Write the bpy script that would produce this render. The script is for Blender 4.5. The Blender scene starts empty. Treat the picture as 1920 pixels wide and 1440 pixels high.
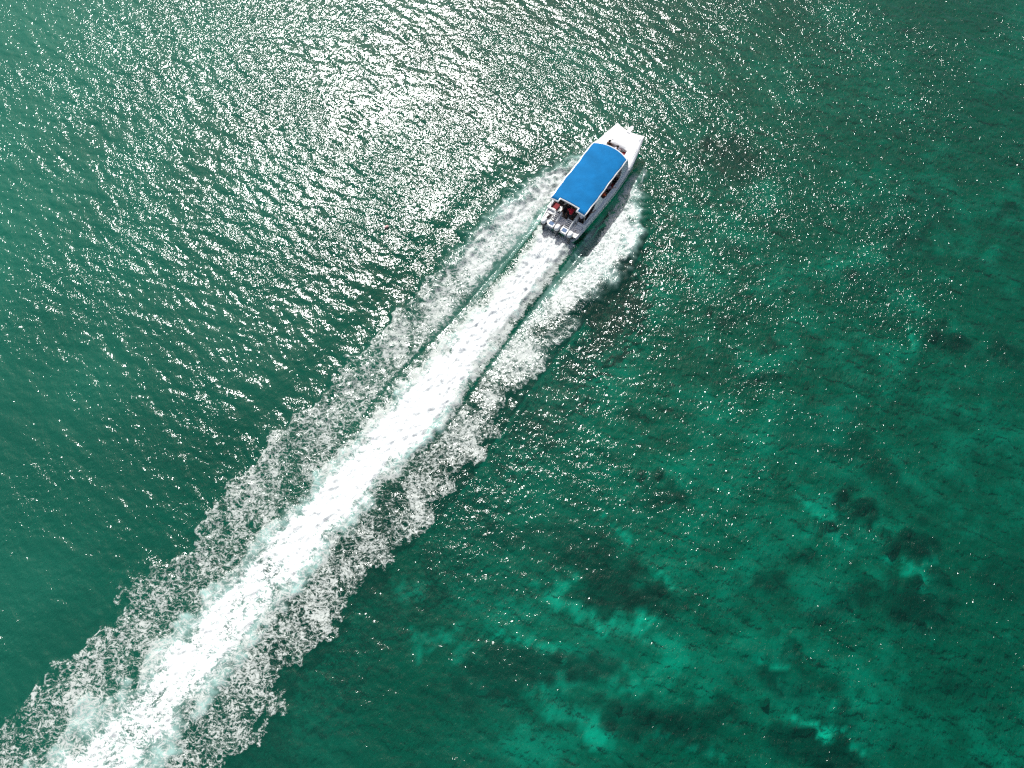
import bpy, bmesh, math, random
import numpy as np
from mathutils import Vector, Matrix
R_ = math.radians
sc = bpy.context.scene
col = sc.collection

# ------------------------------------------------------------------ camera, sky, sun, exposure
cam = bpy.data.cameras.new('camera'); co = bpy.data.objects.new('camera', cam); col.objects.link(co)
co.location = (0, 0, 52); co.rotation_euler = (R_(24), 0, 0)
cam.sensor_width = 36; cam.lens = 27.71; cam.clip_start = 1; cam.clip_end = 20000
sc.camera = co
SUN_EL, SUN_AZ = 49.0, -10.5        # azimuth from +Y, positive towards +X
w = bpy.data.worlds.new('World'); sc.world = w; w.use_nodes = True
nt = w.node_tree; bg = nt.nodes['Background']
sky = nt.nodes.new('ShaderNodeTexSky'); sky.sky_type = 'NISHITA'; sky.sun_disc = False
sky.sun_elevation = R_(SUN_EL); sky.sun_rotation = R_(SUN_AZ)
sky.air_density = .8; sky.dust_density = 4.0; sky.ozone_density = .6
nt.links.new(sky.outputs[0], bg.inputs[0]); bg.inputs[1].default_value = 0.10
sl = bpy.data.lights.new('sun', 'SUN'); sl.energy = 5.0; sl.angle = R_(0.5); sl.color = (1, .98, .95)
so = bpy.data.objects.new('sun', sl); col.objects.link(so)
sd = Vector((math.sin(R_(SUN_AZ))*math.cos(R_(SUN_EL)), math.cos(R_(SUN_AZ))*math.cos(R_(SUN_EL)), math.sin(R_(SUN_EL))))
so.rotation_euler = sd.to_track_quat('Z', 'Y').to_euler(); so.location = (0, 60, 80)
sc.view_settings.view_transform = 'Standard'; sc.view_settings.look = 'None'
sc.view_settings.exposure = 0.30; sc.view_settings.gamma = 1
sc.cycles.use_denoising = False
sc.cycles.max_bounces = 4; sc.cycles.transparent_max_bounces = 6
sc.cycles.caustics_reflective = False; sc.cycles.caustics_refractive = False
sc.cycles.sample_clamp_indirect = 3

# ------------------------------------------------------------------ helpers
def tag(o, label=None, cat=None, group=None, kind=None):
    if label: o['label'] = label
    if cat: o['category'] = cat
    if group: o['group'] = group
    if kind: o['kind'] = kind
    return o
def link(name, me, mat, parent=None, smooth=False):
    if mat: me.materials.append(mat)
    o = bpy.data.objects.new(name, me); col.objects.link(o)
    if parent: o.parent = parent
    if smooth: me.polygons.foreach_set('use_smooth', [True]*len(me.polygons))
    return o
class MB:
    def __init__(s): s.v = []; s.f = []
    def add(s, vs, fs):
        n = len(s.v); s.v += [tuple(v) for v in vs]; s.f += [tuple(i+n for i in f) for f in fs]
    def box(s, x0, x1, y0, y1, z0, z1):
        s.add([(x0,y0,z0),(x1,y0,z0),(x1,y1,z0),(x0,y1,z0),(x0,y0,z1),(x1,y0,z1),(x1,y1,z1),(x0,y1,z1)],
              [(3,2,1,0),(4,5,6,7),(0,1,5,4),(1,2,6,5),(2,3,7,6),(3,0,4,7)]); return s
    def loft(s, rings, cap=True):
        n = len(rings[0]); base = len(s.v)
        for r in rings: s.v += [tuple(p) for p in r]
        for i in range(len(rings)-1):
            for j in range(n):
                a = base+i*n+j; b = base+i*n+(j+1) % n
                s.f.append((a, b, b+n, a+n))
        if cap:
            s.f.append(tuple(base+j for j in reversed(range(n))))
            s.f.append(tuple(base+(len(rings)-1)*n+j for j in range(n)))
        return s
    def tube(s, pts, r, n=8):
        pts = [Vector(p) for p in pts]; rings = []
        for i, p in enumerate(pts):
            d = (pts[min(i+1, len(pts)-1)]-pts[max(i-1, 0)]).normalized()
            u = d.cross(Vector((0, 0, 1)))
            if u.length < .05: u = d.cross(Vector((1, 0, 0)))
            u.normalize(); v = d.cross(u)
            rr = r[i] if isinstance(r, (list, tuple)) else r
            rings.append([p+(u*math.cos(a)+v*math.sin(a))*rr for a in [2*math.pi*k/n for k in range(n)]])
        return s.loft(rings)
    def prism(s, poly, z0, z1):
        return s.loft([[(x, y, z0) for x, y in poly], [(x, y, z1) for x, y in poly]])
    def build(s, name, mat, parent=None, smooth=False, bevel=0):
        me = bpy.data.meshes.new(name); me.from_pydata(s.v, [], s.f); me.update()
        bm = bmesh.new(); bm.from_mesh(me); bmesh.ops.recalc_face_normals(bm, faces=bm.faces); bm.to_mesh(me); bm.free()
        o = link(name, me, mat, parent, smooth)
        if bevel:
            b = o.modifiers.new('bevel', 'BEVEL'); b.width = bevel; b.segments = 2; b.limit_method = 'ANGLE'; b.angle_limit = R_(40)
        return o
def empty(name, loc=(0, 0, 0), rz=0, parent=None):
    o = bpy.data.objects.new(name, None); col.objects.link(o); o.location = loc; o.rotation_euler = (0, 0, rz); o.parent = parent
    return o
def N(nt, t, **kw):
    n = nt.nodes.new(t)
    for k, v in kw.items():
        if k.startswith('i_'):
            key = k[2:]; key = int(key) if key.isdigit() else key.replace('_', ' ')
            n.inputs[key].default_value = v
        else: setattr(n, k, v)
    return n
def mat(name, color, rough=.5, metal=0, var=.12, scale=6, bump=0, spec=.4, bscale=20):
    m = bpy.data.materials.new(name); m.use_nodes = True; nt = m.node_tree; p = nt.nodes['Principled BSDF']
    tc = N(nt, 'ShaderNodeTexCoord'); nz = N(nt, 'ShaderNodeTexNoise', i_Scale=scale, i_Detail=5, i_Roughness=.6)
    nt.links.new(tc.outputs['Object'], nz.inputs['Vector'])
    cr = N(nt, 'ShaderNodeValToRGB'); c = np.array(color[:3])
    cr.color_ramp.elements[0].position = .3; cr.color_ramp.elements[1].position = .7
    cr.color_ramp.elements[0].color = (*(c*(1-var)), 1); cr.color_ramp.elements[1].color = (*np.minimum(c*(1+var*.6), .95), 1)
    nt.links.new(nz.outputs['Fac'], cr.inputs[0]); nt.links.new(cr.outputs[0], p.inputs['Base Color'])
    p.inputs['Roughness'].default_value = rough; p.inputs['Metallic'].default_value = metal
    p.inputs['Specular IOR Level'].default_value = spec
    if bump:
        nb = N(nt, 'ShaderNodeTexNoise', i_Scale=bscale, i_Detail=4); nt.links.new(tc.outputs['Object'], nb.inputs['Vector'])
        b = N(nt, 'ShaderNodeBump', i_Strength=bump, i_Distance=.02); nt.links.new(nb.outputs['Fac'], b.inputs['Height']); nt.links.new(b.outputs[0], p.inputs['Normal'])
    return m

# ------------------------------------------------------------------ boat frame in the world
A = R_(56.3)
F = np.array([math.cos(A), math.sin(A)]); Rt = np.array([math.sin(A), -math.cos(A)])
BO = np.array([3.628, 36.049])            # world position of the transom centre

# ------------------------------------------------------------------ numpy noise on a periodic tile
h = 0.1; NT = 1200
x_t = np.arange(NT)*h-60; y_t = np.arange(NT)*h-24
kx = 2*np.pi*np.fft.fftfreq(NT, h); ky = 2*np.pi*np.fft.fftfreq(NT, h)
KX, KY = np.meshgrid(kx, ky); K = np.hypot(KX, KY); K[0, 0] = 1e-6
def white(seed):
    rs = np.random.RandomState(seed); return np.fft.fft2(rs.standard_normal((NT, NT)))
def fnoise(l_lo, l_hi, beta, seed, ang=None, st=1):
    if ang is not None:
        c, s = math.cos(ang), math.sin(ang); a = KX*c+KY*s; b = -KX*s+KY*c; KK = np.hypot(a*st, b)
    else: KK = K
    KK = np.maximum(KK, 1e-6)
    P = KK**(-beta)*(KK > 2*np.pi/l_hi)*(KK < 2*np.pi/l_lo)
    f = np.fft.ifft2(white(seed)*P).real; return f/f.std()

# waves
def spectrum(seed, lp, ang, spread, lmin, lmax, p):
    th = np.arctan2(KY, KX)-ang
    D = np.maximum(np.abs(np.cos(th)), 1e-3)**spread
    S = K**(-p)*np.exp(-((2*np.pi/lp)/K)**2*.8)*D*(K < 2*np.pi/lmin)*(K > 2*np.pi/lmax)
    return white(seed)*S
TR = R_(52)          # direction the short waves run
W = spectrum(1, 1.9, TR, 2.5, .24, 9, 2.55)
W2 = spectrum(2, .7, TR+.7, .5, .21, 3, 2.4)
def nrm_slope(Wk, s):
    gx = np.fft.ifft2(1j*KX*Wk).real; gy = np.fft.ifft2(1j*KY*Wk).real
    return Wk*(s/math.sqrt((gx**2+gy**2).mean()))
W = nrm_slope(W, .083); W2 = nrm_slope(W2, .080)
hh = np.fft.ifft2(W).real; h2 = np.fft.ifft2(W2).real
gust = np.clip(1+.22*fnoise(5, 30, 1.0, 8), .72, 1.7)
h2 = h2*gust; height = hh+h2
CH = .8
dxx = np.fft.ifft2(-1j*KX/K*(W+W2)).real*CH; dyy = np.fft.ifft2(-1j*KY/K*(W+W2)).real*CH

# ------------------------------------------------------------------ fine water grid
ix0, ix1 = 40, 1161; iy0, iy1 = 120, 961
X, Y = np.meshgrid(x_t[ix0:ix1], y_t[iy0:iy1])
sub = lambda a: a[iy0:iy1, ix0:ix1]
Z = sub(height).copy(); DX = sub(dxx).copy(); DY = sub(dyy).copy()
def sm(a, b, v): t = np.clip((v-a)/(b-a), 0, 1); return t*t*(3-2*t)
P0 = X-BO[0]; P1 = Y-BO[1]
S = -(P0*F[0]+P1*F[1]); T = P0*Rt[0]+P1*Rt[1]           # metres astern, metres to starboard
n_big = sub(fnoise(1.5, 9, 1.4, 11)); n_mid = sub(fnoise(.5, 3, 1.2, 12)); n_sml = sub(fnoise(.22, 1.0, .8, 13))
n_lon = sub(fnoise(.3, 6.0, 1.1, 15, ang=math.atan2(F[1], F[0]), st=4)); n_rad = sub(fnoise(.3, 5.0, 1.1, 16, ang=math.atan2(F[1], F[0])+.95, st=3.5))
n_str = sub(fnoise(.25, 3.0, 1.0, 14, ang=math.atan2(F[1], F[0])+.9, st=.35))
age = np.clip(S/50, 0, 1)
pS = [-11,-8.9,-6.5,-3,1.1,6,12.9,20.8,26.7,31.7,34.5,39.7,46.2,60,90]; pT = [-1.2,-2.6,-3.9,-5.0,-6.1,-6.3,-6.5,-7.1,-8,-7.9,-7.7,-8.6,-9.1,-10,-12]
sS = [-11,-10,-7.3,-3.5,.3,3.9,5.8,8.9,15.4,18.3,21.9,24.7,27.7,30.7,34.9,41,60,90]; sT = [1.2,1.6,3.9,5.7,6.4,5.8,5.8,5.3,5.5,5.9,5.4,5.2,4.7,4.9,4.5,4.2,3.8,3]
po = np.interp(S, pS, pT)+n_big*(.16+.30*age)+n_mid*.22
so_ = np.interp(S, sS, sT)+n_big*(.20+.30*age)+n_mid*.22
pi_ = np.interp(S, [-11,-9,-7,-2,.3,3.5,7.2,9.7,14,17.5,20,90], [-1.2,-1.6,-2.0,-2.1,-2.1,-2.2,-2.5,-2.6,-2.9,-3.3,-3.3,-6])
si_ = np.interp(S, [-11,-9,-7,-3.3,-.3,2.6,6.7,9.1,14,16.7,20,90], [1.2,1.4,1.8,2.2,2.6,2.3,2.1,2.0,2.1,2.3,2.1,1])
inz = sm(-10.2, -9.2, S)
sb = sm(-.3, 2.0, T-po)*sm(0, .5, pi_-T+n_mid*.12)
ss = sm(-.3, 2.0, so_-T)*sm(0, .5, T-si_+n_mid*.12)
# density falls from solid spray beside the hull to thin lace far astern
dp = np.interp(S, [-10,-6,-2,3,8,14,22,32,48,90], [.86,.88,.82,.70,.63,.58,.51,.46,.42,.4])
ds = np.interp(S, [-10,-6,-2,3,8,14,22,32,48,90], [.74,.80,.78,.68,.61,.56,.50,.455,.42,.4])
up = np.clip((T-po)/np.maximum(pi_-po, .5), 0, 1); us = np.clip((so_-T)/np.maximum(so_-si_, .5), 0, 1)
edge_p = np.interp(up, [0,.25,.6,1], [.0,.06,.0,-.10]); edge_s = np.interp(us, [0,.3,.6,1], [.0,.06,0,-.12])
side = np.maximum(sb*(dp+edge_p), ss*(ds+edge_s))*inz
side = side*(1+.11*n_big*sm(-2, 10, S)+.11*n_rad)
# thin milky water outside the dense spray near the hull
wide = np.where(T < 0, sm(0, 1.6, T-po+.2), sm(0, 1.6, so_+.2-T))*inz
veil = wide*np.interp(S, [-10,-7,0,4,9,20], [.35,.6,.55,.3,.12,0])*(np.abs(T) > 1.9)
veil = np.clip(veil*(1+.45*n_big), 0, 1)
# central wash
cl = np.interp(S, [0,1,3.8,7.4,10.4,13.9,18.3,22.9,26.7,30.3,35.6,41.4,48.6,90], [-1.5,-1.5,-1.3,-1.45,-1.8,-2.2,-2.7,-3.0,-3.2,-3.9,-4.3,-4.7,-5.8,-9])
cr_ = np.interp(S, [0,2.6,5.1,8.8,11.8,15.1,18.2,21,25.2,30.5,35.5,41,45,90], [1.5,1.4,1.4,1.4,1.5,1.9,1.9,1.5,1.3,1.0,.8,.7,.7,-1])
wob = n_big*(.10+.17*age)+n_mid*(.10+.12*age)
core_in = sm(-.05, .55, np.minimum(T-cl+wob, cr_-T+wob))*sm(-.3, .15, S)
inner = sm(0, .7+.7*age, np.minimum(T-cl+wob*.8-(.15+.55*age), cr_-T+wob*.8-(.10+.55*age)))*sm(-.3, .15, S)
cmid = np.interp(S, [0, 5, 14, 22, 30, 38, 50, 90], [1.30, 1.32, 1.22, 1.02, .85, .75, .67, .5])
core = inner*(cmid+.05*n_big*sm(5, 25, S)+.05*n_mid+np.interp(S, [0, 4, 20, 50], [.16, .10, .09, .07])*n_lon)
milk = np.clip(core_in*np.interp(S, [0, 10, 25, 50, 90], [.9, .85, .72, .60, .4])*(1+.20*n_mid+.22*n_big), 0, 1)
fringe = sm(-.5, .5, np.minimum(T-cl+.25+wob, cr_+.35-T+wob))*sm(-.3, .15, S)*np.interp(S, [0, 10, 25, 50, 90], [.78, .68, .56, .50, .3])*(1+.12*n_rad)
fillz = (T > po+.3)*(T < so_-.3)*sm(2, 9, S)*np.interp(S, [2, 10, 22, 48, 90], [.46, .50, .47, .44, .25])*(1+.10*n_big+.12*n_rad)
dens = np.maximum(np.maximum(np.maximum(core, fringe), side), fillz)
gap = sm(-.5, .5, S)*np.exp(-((T-(pi_+.10))/.20)**2)*np.interp(S, [0, 12, 22, 30], [1, .8, .3, 0])
gap2 = sm(-.5, .5, S)*np.exp(-((T-(si_-.1))/.20)**2)*np.interp(S, [0, 12, 20, 26], [1, .8, .3, 0])
dens = dens*(1-.75*gap)*(1-.75*gap2)
# thin foam line just beyond the gaps
ln = np.exp(-((T-(pi_-.35+.05*n_mid))/.09)**2)*sm(10, 13, S)*(1-sm(17, 22, S))+np.exp(-((T-(si_+.25+.07*n_mid))/.12)**2)*sm(13, 15, S)*(1-sm(21, 25, S))
dens = np.maximum(dens, ln*(.55+.12*n_mid+.1*n_sml))
inside = sm(-9.5, -9.2, S)*(1-sm(-.2, 0, S))*(np.abs(T) < 1.7)
# heights of the wake
ampk = np.interp(S, [-10,-6,0,8,20,45,90], [.15,.42,.40,.28,.18,.10,0])
crest = np.exp(-((T-po-.9)/.75)**2)+.6*np.exp(-((so_-T-.9)/.75)**2)
trough = np.exp(-((np.abs(T)-2.3)/.55)**2)*sm(-8, -3, S)*(1-sm(3, 20, S))
coreH = core_in*np.interp(S, [0, .8, 3, 9, 20, 45, 90], [.05, .38, .30, .17, .12, .06, 0])*(.8+.2*n_lon)
calm = np.clip(1-.55*np.maximum(milk, np.clip(side, 0, 1)), .3, 1)
swell = -.16*np.exp(-((T-(np.interp(S, pS, pT)-1.3))/.9)**2)-.05*np.exp(-((T-(np.interp(S, sS, sT)+1.3))/.9)**2)+.12*np.exp(-((T-(np.interp(S, pS, pT)-3.4))/1.2)**2)+.04*np.exp(-((T-(np.interp(S, sS, sT)+3.3))/1.2)**2)
Z = Z*calm+ampk*crest*inz+swell*inz*np.interp(S, [-9, 0, 20, 60], [.15, .45, .5, .1])-.22*trough+coreH
lump = np.clip(side, 0, 1)*np.interp(S, [-10, -5, 4, 15, 50], [.03, .045, .028, .018, .012])+np.clip(core, 0, 1.2)*np.interp(S, [0, 5, 20, 50], [.05, .05, .045, .04])
Z += lump*(.6*n_str+.5*n_mid+.45*n_sml)
Z -= gap*.08+gap2*.08
# keep the sea below the decks
hullmask = (1-sm(1.5, 1.95, np.abs(T)))*sm(-10.6, -10.2, S)*(1-sm(-.4, .1, S))
Z = Z*(1-hullmask)-.10*hullmask; DX *= (1-hullmask); DY *= (1-hullmask)
bx = sm(-56, -52, X)*(1-sm(52, 56, X))*sm(-12, -9, Y)*(1-sm(68, 72, Y))
Z *= bx; DX *= bx; DY *= bx
# paler to the left and top: milkier water plus sky-reflection haze put into colour
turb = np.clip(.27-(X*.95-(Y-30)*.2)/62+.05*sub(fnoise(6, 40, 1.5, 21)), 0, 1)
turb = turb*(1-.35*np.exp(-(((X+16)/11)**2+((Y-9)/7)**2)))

nx = ix1-ix0; ny = iy1-iy0
ext = np.array([1, 3, 8, 20, 50, 120, 300, 800, 2000, 5000.])
gx = np.concatenate([X[0, 0]-ext[::-1], X[0], X[0, -1]+ext]); gy = np.concatenate([Y[0, 0]-ext[::-1], Y[:, 0], Y[-1, 0]+ext])
pe = 10
def pad(a, mode='constant'): return np.pad(a, pe, mode=mode)
GX, GY = np.meshgrid(gx, gy)
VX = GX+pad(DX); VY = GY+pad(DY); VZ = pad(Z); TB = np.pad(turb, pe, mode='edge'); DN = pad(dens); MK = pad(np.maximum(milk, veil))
WS = pad(np.maximum(inner*np.interp(S, [0, 20, 50, 90], [1, 1, .75, .5]), np.clip(side, 0, 1)*np.interp(S, [-10, -4, 4, 12], [.75, .7, .4, 0]))); FT = np.pad(gust[iy0:iy1, ix0:ix1], pe, mode='edge')
my, mx = VX.shape
co_all = np.stack([VX, VY, VZ], -1).reshape(-1, 3)
idx = np.arange(my*mx).reshape(my, mx)
quads = np.stack([idx[:-1, :-1], idx[:-1, 1:], idx[1:, 1:], idx[1:, :-1]], -1).reshape(-1, 4)
# vertex normals shared by both meshes so the join does not show
e1 = np.gradient(np.stack([VX, VY, VZ], -1), axis=1); e2 = np.gradient(np.stack([VX, VY, VZ], -1), axis=0)
nrm = np.cross(e1, e2); nrm /= np.linalg.norm(nrm, axis=-1, keepdims=True); nrm = nrm.reshape(-1, 3)
wk = (np.maximum(DN, MK) > .12)
from_q = wk.reshape(-1)[quads].all(1)
def sheet(name, q, material):
    used = np.zeros(my*mx, bool); used[q.ravel()] = True
    remap = np.cumsum(used)-1; qq = remap[q].astype(np.int32)
    nv = int(used.sum()); nq = len(qq)
    me = bpy.data.meshes.new(name)
    me.vertices.add(nv); me.vertices.foreach_set('co', co_all[used].astype(np.float32).ravel())
    me.loops.add(nq*4); me.loops.foreach_set('vertex_index', qq.ravel())
    me.polygons.add(nq); me.polygons.foreach_set('loop_start', np.arange(0, nq*4, 4, dtype=np.int32))
    me.polygons.foreach_set('use_smooth', np.ones(nq, bool))
    me.update(calc_edges=True)
    for nm, arr in (('turbid_skyhaze', TB), ('foam', DN), ('milk', MK), ('gust', FT), ('wash', WS)):
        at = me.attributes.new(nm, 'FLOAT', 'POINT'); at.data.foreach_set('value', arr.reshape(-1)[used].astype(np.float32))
    me.normals_split_custom_set_from_vertices(nrm[used].astype(np.float32).tolist())
    return link(name, me, material)

# ------------------------------------------------------------------ sea material
def sea_material():
    m = bpy.data.materials.new('sea_water'); m.use_nodes = True; nt = m.node_tree; L = nt.links.new
    nt.nodes.remove(nt.nodes['Principled BSDF']); out = nt.nodes['Material Output']
    tc = N(nt, 'ShaderNodeTexCoord'); obj = tc.outputs['Object']
    def math_(op, a, b=None, c=None, clamp=False):
        n = N(nt, 'ShaderNodeMath', operation=op, use_clamp=clamp)
        for i, v in enumerate((a, b, c)):
            if v is None: continue
            if isinstance(v, (int, float)): n.inputs[i].default_value = v
            else: L(v, n.inputs[i])
        return n.outputs[0]
    def attr(nm): return N(nt, 'ShaderNodeAttribute', attribute_name=nm).outputs['Fac']
    def noise(sca, det=3, rough=.55, vec=None, dist=0):
        n = N(nt, 'ShaderNodeTexNoise', i_Scale=sca, i_Detail=det, i_Roughness=rough, i_Distortion=dist); L(vec or obj, n.inputs['Vector']); return n
    def mapr(v, a, b, c, d, smooth=True):
        n = N(nt, 'ShaderNodeMapRange', interpolation_type='SMOOTHSTEP' if smooth else 'LINEAR')
        for i, q in enumerate((v, a, b, c, d)):
            if isinstance(q, (int, float)): n.inputs[i].default_value = q
            else: L(q, n.inputs[i])
        return n.outputs[0]
    foam_d, milk_a, turb_skyhaze_a, gust_a = attr('foam'), attr('milk'), attr('turbid_skyhaze'), attr('gust')
    # ripples finer than the mesh
    mp = N(nt, 'ShaderNodeMapping'); mp.inputs['Rotation'].default_value = (0, 0, -TR); mp.inputs['Scale'].default_value = (1.35, .8, 1); L(obj, mp.inputs[0])
    r1 = noise(2.6, 2, .5, mp.outputs[0], .6); r2 = noise(7.5, 1, .5, mp.outputs[0], .4)
    hgt = math_('ADD', math_('MULTIPLY', r1.outputs['Fac'], .036), math_('MULTIPLY', r2.outputs['Fac'], .021))
    r3 = noise(5.0, 1, .5, mp.outputs[0], .3)
    hgt = math_('ADD', hgt, math_('MULTIPLY', math_('MAXIMUM', math_('SUBTRACT', r3.outputs['Fac'], .57), 0), .055))
    hgt = math_('MULTIPLY', hgt, gust_a)
    bump = N(nt, 'ShaderNodeBump', i_Strength=1.0, i_Distance=1.0); L(hgt, bump.inputs['Height'])
    # foam lace
    wn = noise(1.3, 3, .5); wv = N(nt, 'ShaderNodeVectorMath', operation='MULTIPLY_ADD'); L(wn.outputs['Color'], wv.inputs[0]); wv.inputs[1].default_value = (.9, .9, 0); L(obj, wv.inputs[2])
    fm = N(nt, 'ShaderNodeMapping'); fm.inputs['Rotation'].default_value = (0, 0, -(A+.75)); fm.inputs['Scale'].default_value = (.75, 1.25, 1); L(wv.outputs[0], fm.inputs[0])
    def ridge(n): return math_('SUBTRACT', 1, math_('ABSOLUTE', math_('MULTIPLY', math_('SUBTRACT', n.outputs['Fac'], .5), 7.5)), clamp=True)
    vo = N(nt, 'ShaderNodeTexVoronoi', feature='DISTANCE_TO_EDGE', i_Scale=2.1); L(fm.outputs[0], vo.inputs['Vector'])
    ra = math_('SUBTRACT', 1, math_('MULTIPLY', vo.outputs['Distance'], 5.0), clamp=True); rb = ridge(noise(5.0, 2, .55, fm.outputs[0], .6)); rc = ridge(noise(11., 1, .5, fm.outputs[0], .5))
    fn = noise(22, 2, .6, fm.outputs[0])
    lace = math_('ADD', math_('MULTIPLY', ra, .22), math_('MULTIPLY', rb, .32))
    lace = math_('ADD', lace, math_('MULTIPLY', rc, .25)); lace = math_('ADD', lace, math_('MULTIPLY', fn.outputs['Fac'], .36))
    thr = math_('SUBTRACT', 1.0, foam_d)
    foam = mapr(lace, math_('SUBTRACT', thr, .02), math_('ADD', thr, .25), 0, 1)
    foam = math_('MULTIPLY', foam, mapr(foam_d, .12, .3, 0, 1))
    # body
    big = noise(.09, 4, .55)
    def mixc(f, a, b):
        n = N(nt, 'ShaderNodeMix', data_type='RGBA')
        if isinstance(f, (int, float)): n.inputs[0].default_value = f
        else: L(f, n.inputs[0])
        for i, q in ((6, a), (7, b)):
            if isinstance(q, tuple): n.inputs[i].default_value = (*q, 1)
            else: L(q, n.inputs[i])
        return n.outputs[2]
    tcol = mixc(turb_skyhaze_a, (.0003, .036, .0245), (.009, .112, .074))  # second colour holds sky-veil brightness as well as milky water
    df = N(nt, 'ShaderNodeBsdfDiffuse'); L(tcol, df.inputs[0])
    fup = math_('MULTIPLY_ADD', turb_skyhaze_a, .80, .15)
    va = N(nt, 'ShaderNodeVectorMath', operation='SCALE'); L(bump.outputs[0], va.inputs[0]); L(fup, va.inputs['Scale'])
    cz_ = N(nt, 'ShaderNodeCombineXYZ'); L(math_('SUBTRACT', 1, fup), cz_.inputs[2])
    vb = N(nt, 'ShaderNodeVectorMath', operation='ADD'); L(va.outputs[0], vb.inputs[0]); L(cz_.outputs[0], vb.inputs[1])
    vn = N(nt, 'ShaderNodeVectorMath', operation='NORMALIZE'); L(vb.outputs[0], vn.inputs[0]); L(vn.outputs[0], df.inputs['Normal'])
    tr = N(nt, 'ShaderNodeBsdfTransparent'); L(mixc(turb_skyhaze_a, (.012, .79, .685), (.06, .74, .65)), tr.inputs[0])
    body = N(nt, 'ShaderNodeMixShader'); L(mapr(turb_skyhaze_a, .1, 1, .30, .90, False), body.inputs[0]); L(tr.outputs[0], body.inputs[1]); L(df.outputs[0], body.inputs[2])
    # aerated water
    mn = noise(1.6, 5, .62, fm.outputs[0], .8)
    mk = math_('MULTIPLY', milk_a, mapr(mn.outputs['Fac'], .25, .75, .45, 1.15), clamp=True)
    md = N(nt, 'ShaderNodeBsdfDiffuse'); md.inputs[0].default_value = (.27, .43, .395, 1)
    bm_ = N(nt, 'ShaderNodeMixShader'); L(mk, bm_.inputs[0]); L(body.outputs[0], bm_.inputs[1]); L(md.outputs[0], bm_.inputs[2])
    # reflection
    gl = N(nt, 'ShaderNodeBsdfGlossy', distribution='BECKMANN', i_Roughness=.132); L(bump.outputs[0], gl.inputs['Normal'])
    fr = N(nt, 'ShaderNodeFresnel', i_IOR=1.333); L(bump.outputs[0], fr.inputs['Normal'])
    wet = N(nt, 'ShaderNodeMixShader'); L(fr.outputs[0], wet.inputs[0]); L(bm_.outputs[0], wet.inputs[1]); L(gl.outputs[0], wet.inputs[2])
    # foam
    fb = N(nt, 'ShaderNodeBump', i_Strength=.5, i_Distance=.035); L(math_('ADD', lace, fn.outputs['Fac']), fb.inputs['Height'])
    fd = N(nt, 'ShaderNodeBsdfDiffuse'); L(fb.outputs[0], fd.inputs['Normal'])
    L(mixc(math_('MULTIPLY', attr('wash'), mapr(lace, .30, .78, .62, 1.0)), (.41, .445, .42), (.74, .77, .76)), fd.inputs[0])  # wash colour darkened where lace is weak, painting in shading
    fin = N(nt, 'ShaderNodeMixShader'); L(foam, fin.inputs[0]); L(wet.outputs[0], fin.inputs[1]); L(fd.outputs[0], fin.inputs[2])
    L(fin.outputs[0], out.inputs['Surface'])
    return m
M_sea = sea_material()
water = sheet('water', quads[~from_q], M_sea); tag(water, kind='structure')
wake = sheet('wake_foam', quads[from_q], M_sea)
tag(wake, 'long white foaming wake and spray trailing behind the speedboat', 'wake foam', kind='stuff')

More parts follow.
